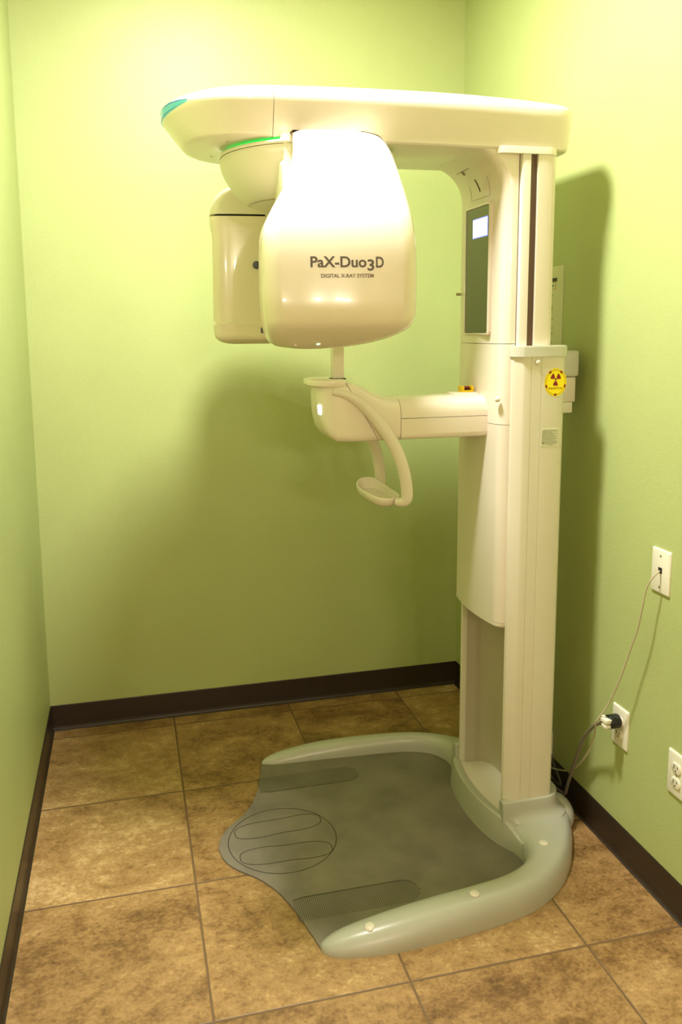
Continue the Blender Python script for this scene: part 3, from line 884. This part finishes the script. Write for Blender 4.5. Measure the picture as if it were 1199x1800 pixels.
# hand grips: swept tubes starting as ridges on the block
for sgn in (-1, 1):
    d = .090
    Y = lambda k: AY + sgn * k
    pts = [(.940, Y(.084), 1.392), (.985, Y(.088), 1.380), (1.025, Y(.092), 1.352), (1.058, Y(.097), 1.318), (1.086, Y(.105), 1.280), (1.110, Y(.112), 1.240), (1.129, Y(.118), 1.195), (1.141, Y(.121), 1.150), (1.147, Y(.122), 1.110), (1.146, Y(.121), 1.083), (1.135, Y(.116), 1.0735), (1.120, Y(.105), 1.0735)]
    b = NB(); tube(b, pts, [.010, .013, .0155, .017, .018, .018, .0175, .0172, .017, .0165, .014, .011], 18, 6); obj('hand_grip', b, CREAM2, mc, 50)
# chin tray
b = NB(); rings = []
N = 40
def dring(a, bb, z, cx=1.098):
    out = []
    for i in range(N):
        t = 2 * PI * i / N; c, s = math.cos(t), math.sin(t)
        out.append((cx + a * math.copysign(abs(c) ** .8, c) , AY + bb * math.copysign(abs(s) ** .75, s), z + .010 * max(0, -c) ** 2 + .024 * max(0, s) ** 2 * (z - 1.0545) / .03))
    return out
for a, bb, z in ((.026, .055, 1.0545), (.038, .082, 1.0555), (.046, .098, 1.062), (.0515, .106, 1.074), (.0525, .107, 1.082), (.051, .1055, 1.0845), (.0485, .1025, 1.0845), (.046, .0985, 1.081), (.040, .088, 1.067), (.026, .058, 1.0605)):
    rings.append(dring(a, bb, z))
loft(b, rings); obj('chin_tray', b, CREAM2, mc, 40)
# forehead support rod
b = NB(); box(b, .9545, .9865, -.946, -.914, 1.405, 1.60, .002); obj('support_rod', b, CREAM2, mc, 40)
b = NB(); box(b, .950, .991, -.9505, -.9095, 1.4225, 1.4262, .001); obj('rod_gasket', b, DARK, mc)

# ---- labels on the near rail
NY = AY - .183
def on_rail(a, z, off=.0006): return Vector((a, NY - off, z))
cx, cz, rx, rz = 1.5685, 1.408, .0345, .0400
def disc(bm, k, off, mat, seg=48):
    patch(bm, [on_rail(cx + rx * k * math.cos(2 * PI * i / seg), cz + rz * k * math.sin(2 * PI * i / seg), off) for i in range(seg)], mat)
b = NB()
disc(b, 1.0, .0006, 0)
def sector(bm, a0, a1, r0, r1, off, mat):
    a0, a1 = math.radians(a0), math.radians(a1); n_ = 10
    outer_ = [(r1, a0 + (a1 - a0) * i / n_) for i in range(n_ + 1)]; inner_ = [(r0, a1 - (a1 - a0) * i / n_) for i in range(n_ + 1)]
    patch(bm, [on_rail(cx + rx * r * math.cos(a), cz + rz * r * math.sin(a), off) for r, a in outer_ + inner_], mat)
for i in range(36): sector(b, i * 10, i * 10 + 10, .80, .955, .0008, 1) if False else None
for a in (55, 125, -18, 198, 270): sector(b, a - 8, a + 8, .80, .955, .0010, 2)
for a0, a1 in ((66, 114), (-6, 44), (136, 186), (211, 258), (282, 329)):
    k = a0
    while k < a1:       # tiny unreadable ring lettering
        sector(b, k, k + 2.0, .82, .94, .0010, 1); sector(b, k + 2.0, k + 4.6, .90 if int(k) % 2 else .82, .94 if int(k) % 2 else .86, .0010, 1); k += 7.2
for a in (60, 120):
    pass
tcx, tcz = cx, cz + .009
def tre(bm, a0, a1, r0, r1):
    a0, a1 = math.radians(a0), math.radians(a1); n_ = 10
    P = [(r1, a0 + (a1 - a0) * i / n_) for i in range(n_ + 1)] + [(r0, a1 - (a1 - a0) * i / n_) for i in range(n_ + 1)]
    patch(bm, [on_rail(tcx + r * .88 * math.cos(a), tcz + r * math.sin(a), .0010) for r, a in P], 2)
for c_ in (34, 146, 270): tre(b, c_ - 32, c_ + 28 if c_ == 146 else c_ + 30, .0055, .0185)
patch(b, [on_rail(tcx + .0034 * .88 * math.cos(2 * PI * i / 20), tcz + .0034 * math.sin(2 * PI * i / 20), .0012) for i in range(20)], 2)
put_text(b, 'RADIATION', cx - .0205, cx + .0205, cz - .0195, cz - .0138, lambda a, z: on_rail(a, z, .0012), .01, 2)
obj('radiation_sticker', b, [STYEL, STORG, STRED], mc, 0)
b = NB()
box(b, 1.529, 1.583, NY - .0008, NY + .0005, 1.2255, 1.2755)
x = 0
for k, (l, r, dark) in enumerate(((.1, .9, 1), (.05, .95, 1), (.04, .66, 1), (.04, .96, 0), (.04, .74, 0), (.04, .92, 0), (.04, .84, 0), (.04, .96, 0), (.04, .80, 0), (.04, .9, 1), (.15, .95, 0), (.18, .86, 0), (.4, .66, 1))):
    z = 1.2725 - k * .0036
    a = 1.529 + .054 * l
    while a < 1.529 + .054 * r:
        w = random.uniform(.002, .006)
        patch(b, [(a, NY - .0011, z - .0007), (min(a + w, 1.529 + .054 * r), NY - .0011, z - .0007), (min(a + w, 1.529 + .054 * r), NY - .0011, z + .0006), (a, NY - .0011, z + .0006)], 1)
        a += w + .0009
patch(b, [(1.5325, NY - .0012, 1.2335), (1.5365, NY - .0012, 1.2335), (1.5365, NY - .0012, 1.237), (1.5325, NY - .0012, 1.237)], 2)
obj('rating_plate', b, [TAG, TAGI, BLACK], mc, 0)

# ---- box on the back of the column
b = NB(); box(b, 1.608, 1.716, -.952, -.80, 1.336, 1.412, .004); rb = obj('rear_box', b, CREAM2, mc, 40)
b = NB(); box(b, 1.608, 1.724, -.957, -.795, 1.413, 1.492, .008, 3); obj('box_cap', b, CAPG, rb, 40)
b = NB(); box(b, 1.664, 1.706, -.954, -.91, 1.303, 1.336, .003); obj('connector', b, PLATE, rb, 40)
b = NB(); box(b, 1.652, 1.662, -.948, -.92, 1.285, 1.337, .002); obj('connector_clip', b, DARK, rb, 40)

# ------------------------------------------------------------------ things on the right wall
def wx(y, z, off): return Vector((XR - off, y, z))
b = NB()
box(b, XR - .0025, XR - .00005, -.800, -.585, 1.470, 1.757)
def bar(y0, y1, z0, z1, mat): patch(b, [wx(y0, z0, .0030), wx(y1, z0, .0030), wx(y1, z1, .0030), wx(y0, z1, .0030)], mat)
bar(-.765, -.62, 1.7085, 1.720, 1)
for z0, z1, y1 in ((1.7065, 1.708, -.755), (1.6835, 1.685, -.755)): bar(-.757, -.62, z0, z1, 2)
bar(-.757, -.7545, 1.6835, 1.708, 2)
bar(-.745, -.64, 1.6935, 1.6975, 3)
for z, ln in ((1.672, .55), (1.666, .75), (1.638, .4), (1.632, .7), (1.627, .8), (1.622, .75), (1.617, .8), (1.611, .8), (1.594, .5), (1.588, .85), (1.583, .4), (1.560, .9), (1.546, .7), (1.541, .9), (1.536, .6), (1.519, .3), (1.512, .8)):
    y = -.63
    end = -.63 - .135 * ln - .0
    end = -.715 - .035 * ln
    while y > end:
        w = random.uniform(.006, .016); bar(max(y - w, end), y, z - .0008, z + .0010, 1); y -= w + .003
tag(obj('paper_notice', b, [PAPER, PAPINK, PAPOR, PAPTE], None, 0), 'tall paper notice with printed lines on the right wall behind the column', 'notice')

def plate_bm(yc, zc, w=.075, h=.121, t=.006):
    bm = NB()
    def ring(off, e): return [(XR - off, y, z) for y, z in rrect(yc - w / 2 + e, yc + w / 2 - e, zc - h / 2 + e, zc + h / 2 - e, .003, 3)]
    loft(bm, [ring(.0002, 0), ring(t * .45, 0), ring(t * .8, .0015), ring(t, .004)])
    return bm
def screw(yc, zc, parent, off=.006):
    bm = NB(); lathe(bm, (XR - off + .0006, yc, zc), (-1, 0, 0), [(.0034, 0), (.0034, .0010), (.0022, .0016), (.0001, .0017)], 14); obj('screw', bm, CHROME, parent)

# data jack
jk = thing('wall_jack', 'white data jack plate high on the right wall with a thin cable plugged in', 'wall jack', (XR, -1.343, .915))
obj('cover_plate', plate_bm(-1.343, .915), PLATE, jk, 40)
b = NB(); box(b, XR - .0068, XR - .004, -1.351, -1.336, .911, .926, 0); obj('jack_socket', b, DARK, jk)
screw(-1.343, .9575, jk); screw(-1.343, .8725, jk)

def duplex(root, yc, zc, plugged=False):
    obj('cover_plate', plate_bm(yc, zc), PLATE, root, 40)
    for dz in (.0205, -.0205):
        bm = NB()
        pts = [(math.cos(2 * PI * i / 28) * .0175, max(-.0132, min(.0132, math.sin(2 * PI * i / 28) * .0175))) for i in range(28)]
        loft(bm, [[(XR - o, yc + y * k, zc + dz + z * k) for y, z in pts] for o, k in ((.005, 1), (.0085, 1), (.0095, .93))])
        s = obj('socket', bm, PLATE, root, 40)
        bm = NB()
        for y0, hh in ((.0065, .0085), (-.0065, .007)):
            box(bm, XR - .0099, XR - .009, yc + y0 - .0011, yc + y0 + .0011, zc + dz + .0015 - hh / 2 + .002, zc + dz + .0015 + hh / 2 + .002)
        lathe(bm, (XR - .009, yc, zc + dz - .008), (-1, 0, 0), [(.0024, 0), (.0024, .0009)], 12)
        obj('socket_slots', bm, DARK, s)
    screw(yc, zc, root)
OY, OZ = -1.198, .4005
ot = thing('electrical_outlet', 'white duplex outlet plate on the right wall with the black plug in it', 'outlet', (XR, OY, OZ), 'wall outlets')
duplex(ot, OY, OZ)
ot2 = thing('electrical_outlet', 'white duplex outlet plate with both sockets free at the right photo edge', 'outlet', (XR, -1.450, .392), 'wall outlets')
duplex(ot2, -1.450, .392)
b = NB(); box(b, XR - .006, XR - .0003, -.828, -.752, .104, .190, .002)
tag(obj('blank_plate', b, PLATE, None, 40), 'small blank wall plate low behind the column just above the baseboard', 'wall plate')

# power plug and cord
pg = thing('power_cord', 'grey power cord with a black and white plug in the wall outlet', 'power cord', (XR - .012, OY, OZ + .0205))
PZ = OZ + .0205
px0 = XR - .0105
b = NB(); lathe(b, (px0, OY, PZ), (-1, -.02, -.0), [(.0165, 0), (.0195, .001), (.0205, .004), (.0205, .034), (.0195, .036), (.017, .0365)], 28); obj('plug_body', b, BLACK, pg, 40)
b = NB()
M_ = Matrix.Translation((px0 - .036, OY, PZ))
for s in (-1, 1): box(b, -.017, .004, -.018 + (0 if s > 0 else .0), -.0 + .004 if s < 0 else .018, s * .007 - .0055, s * .007 + .0075 if s > 0 else s * .007 + .005, .002, 2, M_)
obj('cord_clamp', b, PLATE, pg, 40)
b = NB(); tube(b, [(px0 - .038, OY - .002, PZ - .001), (1.696, OY + .016, PZ - .010), (1.695, OY + .038, .395), (1.699, OY + .068, .366), (1.706, OY + .108, .322), (1.712, OY + .137, .281), (1.717, OY + .176, .195), (1.725, OY + .225, .090), (1.727, OY + .238, .056), (1.7265, OY + .250, .043), (1.725, OY + .30, .036), (1.724, OY + .37, .040)], .0052, 12, 8); obj('cord', b, CORD, pg)

# thin data cable
b = NB(); tube(b, [(XR - .0075, -1.343, .9165), (1.737, -1.347, .914), (1.722, -1.342, .895), (1.716, -1.332, .865), (1.714, -1.322, .81), (1.714, -1.305, .74), (1.712, -1.282, .675), (1.708, -1.25, .580), (1.702, -1.212, .490), (1.690, -1.190, .440), (1.684, -1.176, .410), (1.700, -1.150, .370), (1.716, -1.118, .322), (1.722, -1.071, .241), (1.724, -1.010, .168), (1.724, -.965, .134), (1.724, -.927, .114), (1.724, -.880, .094), (1.724, -.826, .078)], .0026, 8, 8)
tag(obj('data_cable', b, WIRE, None), 'thin pale data cable hanging from the wall jack to behind the column', 'cable')
b = NB(); tube(b, [(XR - .006, -.800, .168), (1.738, -.811, .158), (1.734, -.847, .127), (1.732, -.882, .095), (1.733, -.910, .070), (1.733, -.918, .055), (1.733, -.905, .048), (1.733, -.86, .050), (1.732, -.82, .055)], .0042, 8, 8)
tag(obj('dark_cable', b, CABLE, None), 'dark grey cable looped behind the column from the blank wall plate', 'cable')

# ------------------------------------------------------------------ lights
def disc_light(name, loc, r, power, col, spread=180):
    l = bpy.data.lights.new(name, 'AREA'); l.shape = 'DISK'; l.size = r * 2; l.energy = power; l.color = col; l.spread = math.radians(spread)
    o = bpy.data.objects.new(name, l); C.objects.link(o); o.location = loc
    return o
WARM = (1.0, .965, .89)
disc_light('room_downlight', (.73, -1.26, 3.055), .12, 78, WARM, 168)
for x, y, z, p_ in ((.62, -6.0, 2.16, 42), (1.10, -7.0, 2.28, 38), (1.35, -8.0, 2.34, 33), (1.55, -9.0, 2.38, 33), (-.40, -7.5, 2.3, 33)):  # unseen lamps added behind the camera for front fill and reflections
    l = bpy.data.lights.new('hall_fill', 'POINT'); l.energy = p_; l.color = (1, .89, .73); l.shadow_soft_size = .05
    o = bpy.data.objects.new('hall_fill', l); C.objects.link(o); o.location = (x, y, z)

w = bpy.data.worlds.new('dim_interior'); sc.world = w; w.use_nodes = True
w.node_tree.nodes['Background'].inputs['Color'].default_value = (.9, .85, .7, 1)
w.node_tree.nodes['Background'].inputs['Strength'].default_value = 0.05

# ------------------------------------------------------------------ camera (1199 x 1800)
f, CX, CY, CZ, ya_, pi_, ro = 1405.8163, 0.3803, -3.1408, 1.5685, -0.2290, -0.1415, -0.0112
fw = Vector((-math.sin(ya_) * math.cos(pi_), math.cos(ya_) * math.cos(pi_), math.sin(pi_)))
rt = Vector((math.cos(ya_), math.sin(ya_), 0)); up_ = rt.cross(fw)
R_ = rt * math.cos(ro) + up_ * math.sin(ro); U_ = up_ * math.cos(ro) - rt * math.sin(ro)
cam = bpy.data.cameras.new('camera'); co_ = bpy.data.objects.new('camera', cam); C.objects.link(co_)
co_.matrix_world = Matrix(((R_.x, U_.x, -fw.x, CX), (R_.y, U_.y, -fw.y, CY), (R_.z, U_.z, -fw.z, CZ), (0, 0, 0, 1)))
cam.sensor_fit = 'VERTICAL'; cam.sensor_height = 36; cam.sensor_width = 24
cam.lens = f / 1800 * 36
cam.shift_x = 50.1 / 1800; cam.shift_y = -123.26 / 1800
cam.clip_start = 0.05
sc.camera = co_
sc.view_settings.view_transform = 'Standard'; sc.view_settings.look = 'None'; sc.view_settings.gamma = 1; sc.view_settings.use_curve_mapping = False
sc.view_settings.exposure = 0.0

for o in bpy.data.objects:
    if '_o' in o: del o['_o']
